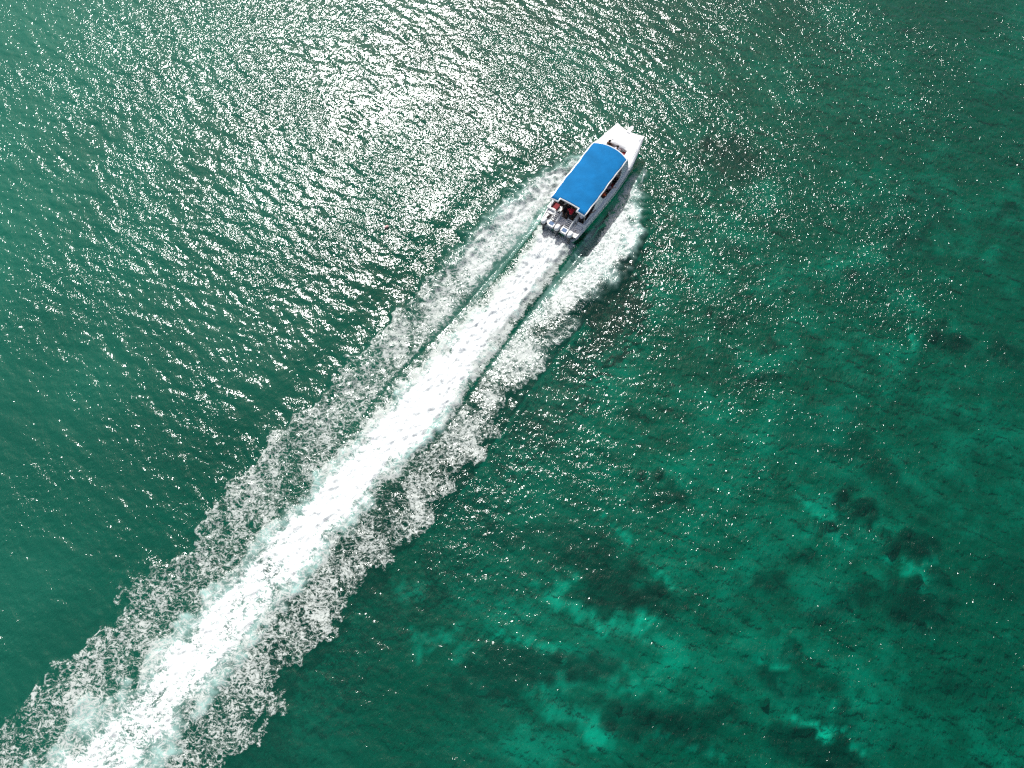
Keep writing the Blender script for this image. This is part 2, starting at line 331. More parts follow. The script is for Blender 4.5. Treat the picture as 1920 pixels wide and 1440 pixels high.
# ------------------------------------------------------------------ seabed
def seabed():
    zb = -4.5
    xs = np.concatenate([[-4000, -600, -150], np.arange(-70, 70.01, .35), [150, 600, 4000]]); ys = np.concatenate([[-4000, -600, -80], np.arange(-20, 90.01, .35), [170, 600, 4000]])
    GX, GY = np.meshgrid(xs, ys)
    def samp(a): 
        j = np.clip(((GX+60)/h).astype(int) % NT, 0, NT-1); i = np.clip(((GY+24)/h).astype(int) % NT, 0, NT-1); return a[i, j]
    n1 = samp(fnoise(1.2, 9, 1.3, 31)); n2 = samp(fnoise(4, 30, 1.5, 32)); n3 = samp(fnoise(.7, 3, 1, 33))
    reef = np.zeros_like(GX); sand = np.zeros_like(GX)
    wx = GX+n1*.4+n3*.35; wy = GY+n1*.3-n3*.35
    for (cx, cy, rx, ry, a, s) in DARK:
        c, sn = math.cos(R_(a)), math.sin(R_(a)); u = (wx-cx)*c+(wy-cy)*sn; v = -(wx-cx)*sn+(wy-cy)*c
        d = np.sqrt((u/rx)**2+(v/ry)**2); reef = np.maximum(reef, s*(1-sm(.5, 1.25, d)))
    for (cx, cy, rx, ry, a, s) in BRIGHT:
        c, sn = math.cos(R_(a)), math.sin(R_(a)); u = (wx-cx)*c+(wy-cy)*sn; v = -(wx-cx)*sn+(wy-cy)*c
        d = np.sqrt((u/rx)**2+(v/ry)**2); sand = np.maximum(sand, s*(1-sm(.35, 1.35, d)))
    rk = sm(-5, 25, GX)*(1-sm(38, 62, GY))
    reef = np.maximum(reef, sm(.9, 2.2, n2+.25*n1)*.45*(.3+.7*rk))
    mid = np.exp(-((GX-10)/14)**2-((GY-18)/22)**2)
    sand = np.clip(sand*.85+.08*n1*rk+.05*n2+.13*mid+.03, 0, 1)
    Zb = zb+reef*(.55+.25*n3)+.08*n1
    me = bpy.data.meshes.new('seabed'); ny_, nx_ = GX.shape
    ii = np.arange(ny_*nx_).reshape(ny_, nx_)
    q = np.stack([ii[:-1, :-1], ii[:-1, 1:], ii[1:, 1:], ii[1:, :-1]], -1).reshape(-1, 4)
    me.vertices.add(ny_*nx_); me.vertices.foreach_set('co', np.stack([GX, GY, Zb], -1).astype(np.float32).ravel())
    me.loops.add(len(q)*4); me.loops.foreach_set('vertex_index', q.astype(np.int32).ravel())
    me.polygons.add(len(q)); me.polygons.foreach_set('loop_start', np.arange(0, len(q)*4, 4, dtype=np.int32)); me.polygons.foreach_set('use_smooth', np.ones(len(q), bool))
    me.update(calc_edges=True)
    for nm, arr in (('reef', reef), ('sand', sand)):
        at = me.attributes.new(nm, 'FLOAT', 'POINT'); at.data.foreach_set('value', arr.ravel().astype(np.float32))
    m = bpy.data.materials.new('seabed'); m.use_nodes = True; nt = m.node_tree; L = nt.links.new; p = nt.nodes['Principled BSDF']
    tc = N(nt, 'ShaderNodeTexCoord'); nz = N(nt, 'ShaderNodeTexNoise', i_Scale=1.6, i_Detail=6, i_Roughness=.68, i_Distortion=1.2); L(tc.outputs['Object'], nz.inputs['Vector'])
    mr = N(nt, 'ShaderNodeMapRange'); L(nz.outputs['Fac'], mr.inputs[0]); mr.inputs[1].default_value = .3; mr.inputs[2].default_value = .7; mr.inputs[3].default_value = -.35; mr.inputs[4].default_value = .35
    def att(a): return N(nt, 'ShaderNodeAttribute', attribute_name=a).outputs['Fac']
    a1 = N(nt, 'ShaderNodeMath', operation='MULTIPLY_ADD', use_clamp=True); L(mr.outputs[0], a1.inputs[0]); a1.inputs[1].default_value = .30; L(att('sand'), a1.inputs[2])
    a2 = N(nt, 'ShaderNodeMath', operation='MULTIPLY_ADD', use_clamp=True); L(mr.outputs[0], a2.inputs[0]); a2.inputs[1].default_value = .28; L(att('reef'), a2.inputs[2])
    m1 = N(nt, 'ShaderNodeMix', data_type='RGBA'); m1.inputs[6].default_value = (.045, .125, .09, 1); m1.inputs[7].default_value = (.42, .80, .66, 1); L(a1.outputs[0], m1.inputs[0])
    m2 = N(nt, 'ShaderNodeMix', data_type='RGBA'); m2.inputs[7].default_value = (.018, .042, .034, 1); L(m1.outputs[2], m2.inputs[6]); L(a2.outputs[0], m2.inputs[0])
    L(m2.outputs[2], p.inputs['Base Color']); p.inputs['Roughness'].default_value = 1; p.inputs['Specular IOR Level'].default_value = 0
    o = link('seabed', me, m); tag(o, kind='structure')
DARK = [(7.5, 9.7, 5.1, 1.93, -18.0, 0.95), (4.6, 13.3, 2.28, 1.17, -15.0, 0.6), (6.1, 11.4, 3.0, 1.51, -10.0, 0.7), (19.6, 47.4, 3.21, 3.06, -61.0, 0.8), (33.3, 39.1, 2.42, 1.69, -12.0, 0.6), (35.2, 29.1, 2.42, 1.42, -18.0, 0.9), (11.4, 16.5, 1.97, 1.53, 0.0, 0.75), (25.0, 15.1, 2.38, 0.98, -5.0, 0.95), (23.2, 13.9, 1.55, 0.71, 0.0, 0.7), (28.8, 12.3, 1.61, 1.63, 0.0, 0.95), (30.0, 10.4, 1.35, 0.83, -39.0, 0.7), (28.3, 8.6, 2.79, 1.65, 0.0, 0.9), (24.7, 9.2, 1.4, 0.98, -21.0, 0.6), (1.1, 4.2, 5.39, 1.41, -3.0, 0.9), (5.4, 4.6, 2.11, 1.21, -19.0, 0.7), (9.3, 0.9, 4.13, 1.56, -9.0, 0.85), (12.7, 1.5, 2.12, 1.14, 0.0, 0.7), (20.1, -1.0, 3.07, 1.4, -19.0, 0.95), (17.8, -0.1, 1.44, 1.38, -30.0, 0.8), (20.6, 29.0, 0.86, 0.72, 0.0, 0.8), (20.6, 26.0, 0.84, 0.56, 0.0, 0.5), (39.6, 27.9, 1.57, 1.03, -24.0, 0.6), (17.6, 3.7, 1.49, 0.75, -5.0, 0.8), (18.9, 5.2, 0.91, 1.04, 0.0, 0.6), (20.5, 11.6, 1.07, 0.53, 0.0, 0.8), (23.9, 9.0, 0.96, 0.79, -32.0, 0.7), (9.1, 22.9, 1.23, 0.62, 0.0, 0.6), (43.2, 42.1, 1.16, 0.7, 0.0, 0.7), (25.1, 20.2, 2.35, 1.11, -11.0, 0.5), (27.9, 18.1, 2.2, 1.34, -34.0, 0.5), (16.7, 30.6, 0.64, 0.45, -12.0, 0.7), (22.8, 24.0, 0.5, 0.36, 0.0, 0.8), (24.1, 22.0, 0.57, 0.35, 0.0, 0.8), (-2.1, 2.9, 3.2, 0.73, -5.0, 0.7), (0.0, 13.3, 2.31, 0.97, -10.0, 0.6), (17.7, 9.9, 1.26, 0.7, -21.0, 0.6), (21.6, 1.2, 2.08, 0.83, -5.0, 0.6), (29.9, 2.9, 1.78, 0.85, 0.0, 0.4), (-32.1, 58.6, 3.06, 1.37, 0.0, 0.4), (-30.8, 66.0, 3.18, 1.63, 0.0, 0.7), (-24.7, 42.4, 3.26, 1.59, 0.0, 0.5), (20.5, 2.9, 1.73, 0.86, -10.0, 0.5), (34.7, 10.3, 2.26, 1.89, 0.0, 0.4)]
BRIGHT = [(5.2, 0.2, 1.33, 1.07, -33.0, 1.0), (3.5, 1.1, 0.97, 0.77, -59.0, 0.7), (4.1, 8.4, 2.25, 0.48, -25.0, 0.9), (3.0, 9.3, 1.09, 0.41, -50.0, 0.7), (8.8, 7.1, 2.06, 0.35, 14.0, 0.8), (5.9, 7.5, 1.83, 0.43, -8.0, 0.8), (7.7, 13.3, 0.94, 0.4, -36.0, 0.8), (3.3, 5.4, 3.25, 0.62, -8.0, 0.8), (0.0, 5.9, 1.82, 0.42, -5.0, 0.7), (-5.5, 6.1, 1.83, 0.49, 0.0, 0.7), (2.5, 2.9, 1.59, 0.93, -9.0, 0.75), (-1.2, 2.4, 0.87, 0.47, -28.0, 0.7), (10.9, 10.3, 0.9, 0.7, -42.0, 0.6), (20.8, 0.2, 1.63, 0.48, -21.0, 0.9), (19.9, 0.4, 0.56, 0.39, 0.0, 0.8), (29.4, 11.2, 0.76, 0.75, -33.0, 0.8), (28.0, 10.6, 2.06, 0.49, -31.0, 0.7), (22.3, 15.3, 1.52, 0.58, -11.0, 0.6), (23.1, 13.1, 1.84, 0.49, -16.0, 0.5), (8.2, 6.3, 1.44, 0.5, -10.0, 0.6), (11.4, -0.7, 2.4, 0.45, -5.0, 0.6), (8.0, 2.5, 1.02, 1.38, -29.0, 0.5), (-3.6, 4.9, 1.09, 0.41, 0.0, 0.6), (32.2, 29.3, 1.0, 0.51, -37.0, 0.6), (-6.7, 9.5, 1.87, 0.73, 0.0, 0.5), (18.1, 4.6, 1.44, 0.41, 0.0, 0.4), (0.0, 7.7, 2.96, 1.07, 0.0, 0.4), (10.5, 4.9, 1.45, 1.36, 0.0, 0.4), (22.8, 2.9, 2.14, 2.0, 0.0, 0.25), (1.4, -0.7, 3.12, 0.94, 0.0, 0.4)]
seabed()

# ------------------------------------------------------------------ boat
M_white = mat('white_gelcoat', (.80, .81, .80), .28, var=.05, scale=1.5)
M_hull = mat('hull_gelcoat', (.70, .74, .75), .25, var=.08, scale=1.2)
M_deck = mat('grey_nonskid', (.80, .79, .77), .7, var=.10, scale=3, bump=.3, bscale=60)
M_blue = mat('blue_canvas', (.004, .125, .315), .75, var=.22, scale=.7, bump=.8, bscale=3, spec=.08)
M_dark = mat('black_rubber', (.018, .018, .02), .6, var=.2)
M_metal = mat('stainless', (.62, .63, .64), .25, metal=1, var=.05)
M_red = mat('red_vinyl', (.17, .008, .014), .8, var=.2)
M_grey = mat('grey_cowling', (.09, .095, .10), .35, var=.1)
M_floor = mat('cabin_floor', (.10, .10, .10), .7, var=.2, scale=3)
M_bluepad = mat('blue_mat', (.03, .09, .20), .6, var=.3, scale=14)
M_glass = mat('dark_acrylic', (.02, .025, .03), .12, var=.1)
boat = empty('speedboat', (BO[0], BO[1], 0.02), A-math.pi/2)
boat.rotation_euler = (R_(1.2), 0, A-math.pi/2)
tag(boat, 'white twin hulled speedboat with long blue canopy racing across green sea', 'speedboat')
YS = [0, .6, 1.2, 2, 3, 4, 5, 6, 7, 8, 8.8, 9.5, 10.1, 10.6, 10.95]
def hw(y): return float(np.interp(y, [0, 1, 3, 5, 6.5, 8, 9, 10, 10.95], [1.62, 1.70, 1.84, 1.93, 1.94, 1.84, 1.68, 1.46, 1.24]))
def zg(y): return float(np.interp(y, [0, 1.0, 1.25, 4, 8, 11], [.72, .74, 1.05, 1.10, 1.24, 1.40]))
def hull_ring(y):
    W_ = hw(y); g = zg(y); t = max(0, (y-6.5)/4.45)
    kz = -.35+t**1.8*1.15; tw = .70-.42*t
    pr = [(W_-2*tw+.1*t, .42+.35*t), (W_-1.55*tw, .30+.45*t), (W_-tw, kz), (W_-.20*tw-.02, .18+.62*t**1.4), (W_-.05, .55+.40*t), (W_-.03, g-.10), (W_, g-.02)]
    pr[0] = (max(pr[0][0], .3), pr[0][1])
    right = [(x, y, z) for x, z in pr]; left = [(-x, y, z) for x, z in reversed(pr)]
    fl_ = .38+.45*t; inn = [(W_-.07, y, g-.03), (W_-.10, y, max(fl_+.02, .5)), (W_-.16, y, fl_)]
    q = right+inn+[(-a, b_, c) for a, b_, c in reversed(inn)]+left; cv = .30*max(0, (y-9.5)/1.45)
    return [(x, yy-cv*(1-min(1, abs(x)/W_)**2), z) for x, yy, z in q]
m_ = MB(); m_.loft([hull_ring(y) for y in YS]); m_.build('hull', M_hull, boat, smooth=False, bevel=.012)
# rub rail and the dark line under it
for s in (-1, 1):
    r = MB(); pts = [(s*(hw(y)+.012), y, zg(y)-.07) for y in YS]; r.tube(pts, .035, 6); r.build('rub_rail', M_white, boat)
    r = MB(); pts = [(s*(hw(y)+.0), y, zg(y)-.16) for y in YS]; r.tube(pts, .03, 6); r.build('dark_stripe', M_dark, boat)
    r = MB(); pts = [(s*(hw(y)-.035+.03*(1 if y < 9 else .6)), y, .50+.38*max(0, (y-6.5)/4.45)) for y in YS]; r.tube(pts, .022, 6); r.build('spray_rail', M_white, boat)
# foredeck with a well in it
def dz(x, y): return zg(y)+.10*(1-(x/hw(y))**2)
m_ = MB(); ys = [7.3, 7.7, 8.0, 8.6, 8.99, 9.5, 10.0, 10.5, 10.8]
def fe(x):  # front edge
    return 10.66+.33*abs(x/1.24)**2
xsn = [-1, -.85, -.7, -.5, -.25, -.05, .05, .25, .5, .7, .85, 1]
for i in range(len(ys)-1):
    for j in range(len(xsn)-1):
        y0, y1 = ys[i], ys[i+1]
        if 7.7 <= y0 < 8.99 and -.5 <= xsn[j] < .5: continue
        q = []
        for (yy, xx) in ((y0, xsn[j]), (y0, xsn[j+1]), (y1, xsn[j+1]), (y1, xsn[j])):
            X_ = xx*hw(yy); Yy = fe(X_) if yy == 10.8 else yy; q.append((X_, Yy, dz(X_, yy)))
        m_.add(q, [(0, 1, 2, 3)])
d_ = m_.build('foredeck', M_white, boat, smooth=True)
bmv = bmesh.new(); bmv.from_mesh(d_.data); bmesh.ops.remove_doubles(bmv, verts=bmv.verts, dist=.002)
for f_ in bmv.faces:
    f_.normal_update()
    if f_.normal.z < 0: f_.normal_flip()
bmv.to_mesh(d_.data); bmv.free()
sm_ = d_.modifiers.new('thick', 'SOLIDIFY'); sm_.thickness = .06; sm_.offset = -1
b = MB(); b.loft([[(-.16, 10.5, 1.49), (.16, 10.5, 1.49), (.16, 10.5, 1.53), (-.16, 10.5, 1.53)], [(-.13, 11.15, 1.47), (.13, 11.15, 1.47), (.13, 11.15, 1.53), (-.13, 11.15, 1.53)], [(-.06, 11.3, 1.47), (.06, 11.3, 1.47), (.06, 11.3, 1.52), (-.06, 11.3, 1.52)]])
bp = b.build('bowsprit', M_white, boat, bevel=.01)
b = MB(); b.tube([(.0, 10.1, 1.54), (0, 10.2, 1.55), (0, 10.25, 1.55), (0, 10.9, 1.55), (0, 11.2, 1.53)], [.02, .025, .010, .010, .010], 6); b.build('anchor', M_grey, boat)
for s in (-1, 1):
    b = MB(); b.tube([(s*1.42, 8.6, 1.33), (s*1.44, 8.65, 1.45), (s*1.33, 9.6, 1.52), (s*1.30, 9.66, 1.38)], .016, 6); b.build('grab_rail', M_metal, boat)
    b = MB(); b.box(s*1.12-.03, s*1.12+.03, 10.35, 10.6, 1.46, 1.48); b.build('cleat', M_white, boat)
b = MB(); b.tube([(-.78, 9.2, 1.36), (-.60, 10.25, 2.0)], [.02, .008], 6); b.build('antenna', M_grey, boat)
# forward well: floor, sides, seats, console
b = MB(); b.box(-.95, .95, 7.4, 9.14, .62, .66); b.build('well_floor', M_deck, boat)
for q in ((-.95, -.90, 7.4, 9.14, .66, 1.27), (.90, .95, 7.4, 9.14, .66, 1.27), (-.90, .90, 8.98, 9.03, .66, 1.36)): MB().box(*q).build('well_side', M_white, boat)
for s in (-1, 1):
    b = MB(); b.box(s*.86-.04 if s > 0 else -.86, s*.86 if s < 0 else .86, 8.2, 9.0, .66, .67); bb = MB(); x0, x1 = (.48, .88) if s > 0 else (-.88, -.48)
    bb.box(x0, x1, 7.9, 8.95, .66, 1.12); bb.build('bench_seat', M_red, boat, bevel=.05)
# cockpit floor, stern platform, coaming
b = MB(); b.box(-1.55, 1.55, 1.22, 7.4, .40, .45); b.build('cabin_floor', M_floor, boat)
b = MB()
b.prism([(-1.60, .02), (-1.42, -.02), (-.98, .0), (-.95, .12), (-.30, .12), (.15, .12), (.9, .12), (.93, .0), (1.42, -.02), (1.60, .02), (1.66, 1.08), (-1.66, 1.08)], .745, .79)
b.build('stern_platform', M_deck, boat, bevel=.01)
for s in (-1, 1):
    b = MB(); x0, x1 = sorted((s*1.02, s*1.70)); b.box(x0, x1, 1.06, 1.22, .45, 1.12)
    x0, x1 = sorted((s*1.66, s*1.74)); b.box(x0, x1, 1.06, 2.2, .95, 1.13)
    x0, x1 = sorted((s*1.02, s*1.55)); b.box(x0, x1, .80, 1.06, .79, .90)
    b.build('coaming', M_white, boat, bevel=.03)
for s in (-1, 1):
    b = MB(); b.tube([(s*1.58, .05, .82), (s*1.62, .55, .84), (s*1.67, 1.05, .88)], .04, 8); b.build('toe_rail', M_white, boat)
# corner bench (port) with red cushion, grey locker amidships
b = MB(); b.box(-1.62, -.86, 1.26, 1.85, .45, .84); bn = b.build('corner_bench', M_white, boat, bevel=.02)
b = MB(); b.box(-1.58, -.98, 1.28, 1.84, .84, 1.02); b.build('cushion', M_red, bn, bevel=.05)
b = MB(); b.box(.68, .94, 1.20, 2.6, .45, 1.22); b.build('locker', M_deck, boat, bevel=.02)
b = MB(); b.box(-.86, -.70, 1.45, 2.6, .45, .80); b.build('side_locker', M_white, boat, bevel=.02)
# rows of seats under the canopy
for k in range(5):
    y = 2.7+k*.95
    for x0, x1 in ((-1.5, -.45), (.45, 1.5)):
        b = MB(); b.box(x0, x1, y, y+.42, .45, .86); b.box(x0, x1, y-.10, y, .45, 1.25); b.build('passenger_seat', M_red if k % 2 else M_grey, boat, bevel=.03)
# cabin sides
def side_panel(s):
    py = [1.22, 1.5, 2.2, 2.6, 2.85, 3.0, 3.5, 3.62, 3.80, 4.1, 4.8, 5.5, 6.2, 6.55, 6.85, 7.05, 7.4, 7.75]
    pz = [1.22, 1.24, 1.38, 1.62, 1.95, 2.21, 2.21, 1.85, 1.50, 1.36, 1.36, 1.37, 1.40, 1.60, 2.0, 2.21, 2.21, 2.20]
    b = MB(); n = len(py)
    def xx(y, z): return hw(y)-.17-max(0, (z-1.36)/.85)*max(0, hw(y)-.17-1.53)
    rings = []
    for y, zt in zip(py, pz):
        z0 = zg(y)-.02; q = []
        for k in range(6): z = z0+(zt-z0)*k/5; q.append((s*xx(y, z), y, z))
        for k in range(5, -1, -1): z = z0+(zt-z0)*k/5; q.append((s*(xx(y, z)-.05), y, z))
        rings.append(q)
    b.loft(rings); b.build('cabin_side', M_hull, boat)
for s in (-1, 1): side_panel(s)
# side deck between cabin and gunwale
for s in (-1, 1):
    b = MB(); rings = []
    for y in [1.22, 2, 3, 4, 5, 6, 7, 7.6]:
        W_ = hw(y); a, c = s*(W_-.24), s*(W_-.0); z = zg(y); rings.append([(a, y, z-.03), (c, y, z-.03), (c, y, z+.012), (a, y, z+.012)])
    b.loft(rings); b.build('side_deck', M_hull, boat)
for s in (-1, 1):
    for y in (1.3, 3.3, 5.3, 7.3):
        b = MB(); b.tube([(s*1.5, y, 1.0), (s*1.48, y, 2.20)], .03, 8); b.build('canopy_post', M_metal, boat)
# canopy
def cz(x, y): return 2.30+.015*math.cos(2*math.pi*(y-1.1)/1.32)*(1-(x/1.6)**2)+.13*(1-(x/1.6)**2)-.16*max(0, (y-6.6)/1.3)**2
def canopy(name, inset, dzv, m, thick, wr=0):
    nx_, ny_ = 48, 90; me = bpy.data.meshes.new(name); bm = bmesh.new(); grid = {}
    X0 = 1.6-inset; y0 = 1.10+inset
    xs_ = sorted(set([round(v, 4) for v in np.linspace(-X0, X0, nx_)]+[-.82-inset, .82+inset, -.80-inset, .80+inset]))
    ysn = [0]+[(.33)/6.9]+list(np.linspace(.065, 1, ny_))
    random.seed(4)
    for i, x in enumerate(xs_):
        yf = 7.57+.42*(1-(x/1.6)**2)-inset
        for j, t in enumerate(ysn):
            y = y0+t*(yf-y0) if j > 1 else (y0 if j == 0 else y0+.33)
            if abs(x) > 1.6-inset-.01: xx = x+.018*math.sin(y*1.9+x)+.012*math.sin(y*5)
            else: xx = x
            z = cz(xx, y)+dzv
            if wr: z += wr*(math.sin(x*2.1+y*1.3)*math.sin(y*.9+1)+.5*math.sin(x*5.3-y*3.7)*math.sin(y*2.2+x))
            grid[i, j] = bm.verts.new((xx, y, z))
    for i in range(len(xs_)-1):
        for j in range(len(ysn)-1):
            xm = (xs_[i]+xs_[i+1])/2
            if j == 0 and abs(xm) < .80+inset: continue
            bm.faces.new([grid[i, j], grid[i+1, j], grid[i+1, j+1], grid[i, j+1]])
    bmesh.ops.delete(bm, geom=[v for v in bm.verts if not v.link_faces], context='VERTS')
    bm.to_mesh(me); bm.free(); o = link(name, me, m, boat, smooth=True)
    q = o.modifiers.new('thick', 'SOLIDIFY'); q.thickness = thick; q.offset = -1
    return o
canopy('canopy_frame', 0, 0, M_white, .09)
cc = canopy('canopy_cover', .085, .018, M_blue, .015, .006)
# boarding steps with handrail and blue topped landing
def steps(x0, x1):
    st = empty('boarding_steps', (0, 0, 0), 0, boat)
    b = MB()
    for k in range(5):
        y = .42+k*.13; z = .86+k*.055; b.box(x0+.05, x1-.05, y, y+.085, z, z+.025)
    b.build('tread', M_white, st)
    for xx in (x0, x1-.04): b = MB(); b.loft([[(xx, .32, .80), (xx+.04, .32, .80), (xx+.04, .32, .88), (xx, .32, .88)], [(xx, 1.10, .80), (xx+.04, 1.10, .80), (xx+.04, 1.10, 1.16), (xx, 1.10, 1.16)]]); b.build('stringer', M_white, st)
    b = MB(); b.box(x0+.05, x1-.05, .38, 1.08, .795, .80); b.build('shadow_board', M_dark, st)  # black sheet added under the treads to draw the shade between them
    b = MB(); b.box(x0-.02, x1+.02, -.20, .32, .70, .90); ld = b.build('landing', M_white, st, bevel=.02)
    b = MB(); b.box(x0+.07, x1-.07, -.10, .24, .903, .925); b.build('blue_mat', M_bluepad, ld)
    b = MB(); xr = x1+.06; b.tube([(xr, .15, .79), (xr, .15, 1.22), (xr, .22, 1.30), (xr, 1.0, 1.48), (xr, 1.06, 1.42), (xr, 1.06, .79)], .022, 8); b.tube([(xr, .6, .79), (xr, .6, 1.38)], .014, 6)
    b.build('handrail', M_white, st)
steps(-.96, -.42); steps(.22, .76)
b = MB(); b.tube([(1.02, .12, .85), (1.32, .42, 1.05)], .018, 6); b.tube([(1.28, .38, 1.02), (1.34, .44, 1.07)], .04, 8); b.build('flag_stick', M_dark, boat)
b = MB(); b.tube([(-1.02, .20, .80), (-.98, .42, .9), (-.88, .62, .96)], .02, 6); b.build('hose', M_dark, boat)
b = MB(); b.tube([(.02, .16, .80), (.10, .35, .82), (.12, .5, .81)], .025, 6); b.build('hose', M_dark, boat)
# outboards
def outboard(x):
    o = empty('outboard_motor', (x, -.22, 0), 0, boat); n = 16
    def ring(z, rx, ry, cy, p=2.6):
        return [(rx*math.copysign(abs(math.cos(a))**(2/p), math.cos(a)), cy+ry*math.copysign(abs(math.sin(a))**(2/p), math.sin(a)), z) for a in [2*math.pi*k/n for k in range(n)]]
    b = MB(); b.loft([ring(1.135, .195, .29, .01), ring(1.22, .195, .29, .02), ring(1.32, .165, .25, .03), ring(1.38, .10, .18, .03), ring(1.395, .03, .06, .04)])
    c = b.build('cowling', M_white, o, smooth=True)
    b = MB(); b.loft([ring(.86, .16, .26, -.03), ring(.92, .20, .30, -.02), ring(1.06, .205, .31, -.01), ring(1.13, .20, .30, 0)]); b.build('cowling_band', M_grey, o, smooth=True)
    b = MB(); b.loft([ring(.86, .09, .17, -.02), ring(.5, .07, .15, -.04), ring(.0, .05, .14, -.08), ring(-.35, .03, .12, -.10)]); b.build('leg', M_grey, o, smooth=True)
    b = MB(); b.box(-.13, .13, .12, .26, .45, .86); b.box(-.10, .10, .05, .14, .55, .80); b.build('bracket', M_dark, o, bevel=.01)
    return o
for x in (-1.21, .0, 1.17): outboard(x)

def top(o, *a, **k): return tag(o, *a, **k)
def bw(x, y, z):   # boat local -> world
    return boat_m @ Vector((x, y, z))
bpy.context.view_layer.update(); boat_m = boat.matrix_world.copy()
# black fender lying on the port stern deck
fe_ = empty('fender'); fe_.matrix_world = boat_m @ Matrix.Translation((-1.22, .52, .84))
tag(fe_, 'black fender lying on the port side of the stern platform', 'fender')
b = MB(); b.tube([(-.05, -.28, .04), (-.05, -.22, .05), (.0, 0, .05), (.06, .22, .05), (.07, .27, .04)], [.03, .085, .10, .085, .03], 10); b.build('fender_body', M_dark, fe_, smooth=True)
b = MB(); b.tube([(.07, .27, .04), (.12, .36, .0)], .012, 6); b.build('rope', M_white, fe_)

# ------------------------------------------------------------------ people
SK = [mat('skin', (.33, .18, .11), .6, var=.08), mat('skin_dark', (.20, .10, .06), .6, var=.08)]
M_hair = mat('black_hair', (.012, .010, .009), .55, var=.2)
def skin_mesh(name, verts, edges, radii, m, parent, sub=1, root=0):
    me = bpy.data.meshes.new(name); me.from_pydata([tuple(v) for v in verts], edges, [])
    o = link(name, me, m, parent)
    s = o.modifiers.new('skin', 'SKIN'); s.use_smooth_shade = True
    if not me.skin_vertices: 
        bm = bmesh.new(); bm.from_mesh(me); bm.verts.layers.skin.verify(); bm.to_mesh(me); bm.free()
    for i, r in enumerate(radii):
        d = me.skin_vertices[0].data[i]; d.radius = (r, r) if not isinstance(r, tuple) else r; d.use_root = (i == root)
    q = o.modifiers.new('sub', 'SUBSURF'); q.levels = sub; q.render_levels = sub
    return o
def person(loc, rz, pose, shirt, shorts, label, skin=0, sleeves=True, cap=None, group=None):
    root = empty('person'); root.matrix_world = boat_m @ Matrix.Translation(loc) @ Matrix.Rotation(rz, 4, 'Z')
    tag(root, label, 'person', group)
    J = dict(pose); V = []; E = []; Rr = []
    def add(p, r, par=None):
        V.append(Vector(p)); Rr.append(r)
        if par is not None: E.append((par, len(V)-1))
        return len(V)-1
    pel = add(J['pelvis'], .125); mid = add((Vector(J['pelvis'])+Vector(J['chest']))/2, .115, pel); ch = add(J['chest'], .135, mid)
    nk = add(J['neck'], .055, ch); hd = Vector(J['head']); nkv = Vector(J['neck'])
    h1 = add(nkv.lerp(hd, .55), .07, nk); h2_ = add(hd, .098, h1); up = (hd-nkv).normalized(); h3 = add(hd+up*.085, .07, h2_)
    arms = {}
    for s in ('l', 'r'):
        sg = 1 if s == 'r' else -1
        sh = add(J['sh_'+s], .06, ch); el = add(J['el_'+s], .042, sh); wr = add(J['wr_'+s], .028, el)
        d = (Vector(J['wr_'+s])-Vector(J['el_'+s])).normalized(); sd_ = d.cross(Vector((0, 0, 1))); 
        if sd_.length < .1: sd_ = Vector((1, 0, 0))
        sd_.normalize()
        pm = add(Vector(J['wr_'+s])+d*.06, .030, wr)
        for k, ln in enumerate((.065, .075, .07, .055)):
            o_ = sd_*((k-1.5)*.021); b0 = Vector(J['wr_'+s])+d*.095+o_
            f1 = add(b0, .010, pm); f2 = add(b0+d*ln*.5+Vector((0, 0, -.008)), .009, f1); add(b0+d*ln+Vector((0, 0, -.022)), .007, f2)
        tb = add(Vector(J['wr_'+s])+d*.05-sd_*.045, .011, wr); add(Vector(J['wr_'+s])+d*.085-sd_*.06, .009, tb)
        hp = add(J['hip_'+s], .095, pel); kn = add(J['kn_'+s], .06, hp); an = add(J['an_'+s], .04, kn); add(J['toe_'+s], .035, an)
    skin_mesh('body', V, E, Rr, SK[skin], root)
    # shirt
    V = []; E = []; Rr = []
    p_ = add(Vector(J['pelvis'])+Vector((0, 0, .03)), .145); m1 = add((Vector(J['pelvis'])+Vector(J['chest']))/2, .138, p_); c = add(J['chest'], .158, m1)
    add(Vector(J['chest']).lerp(Vector(J['neck']), .75), .08, c)
    for s in 'lr':
        a = add(J['sh_'+s], .078, c); add(Vector(J['sh_'+s]).lerp(Vector(J['el_'+s]), .8 if sleeves else .3), .06, a)
    skin_mesh('shirt', V, E, Rr, shirt, root)
    V = []; E = []; Rr = []
    p_ = add(J['pelvis'], .142)
    for s in 'lr':
        a = add(J['hip_'+s], .112, p_); add(Vector(J['hip_'+s]).lerp(Vector(J['kn_'+s]), .85), .085, a)
    skin_mesh('shorts', V, E, Rr, shorts, root)
    # hair and face
    me = bpy.data.meshes.new('hair'); bm = bmesh.new(); bmesh.ops.create_uvsphere(bm, u_segments=14, v_segments=10, radius=.118)
    fwd = Vector(J.get('look', (0, 1, 0))).normalized(); rt = fwd.cross(up).normalized(); fw = up.cross(rt)
    bmesh.ops.delete(bm, geom=[v for v in bm.verts if v.co.z < -.02 and v.co.y > -.03], context='VERTS')
    Mx = Matrix((rt, fw, up)).transposed().to_4x4(); Mx.translation = hd+up*.035-fw*.012
    bm.transform(Mx); bm.to_mesh(me); bm.free(); link('cap' if cap else 'hair', me, cap or M_hair, root, smooth=True)
    b = MB()
    for sg in (-1, 1): b = MB(); b.tube([hd+fw*.088+rt*.034*sg+up*.012, hd+fw*.101+rt*.034*sg+up*.012], .011, 8); b.build('eye', M_dark, root)
    b = MB(); b.tube([hd+fw*.09+up*.01, hd+fw*.118-up*.022, hd+fw*.10-up*.03], [.008, .013, .010], 6); b.build('nose', SK[skin], root, smooth=True)
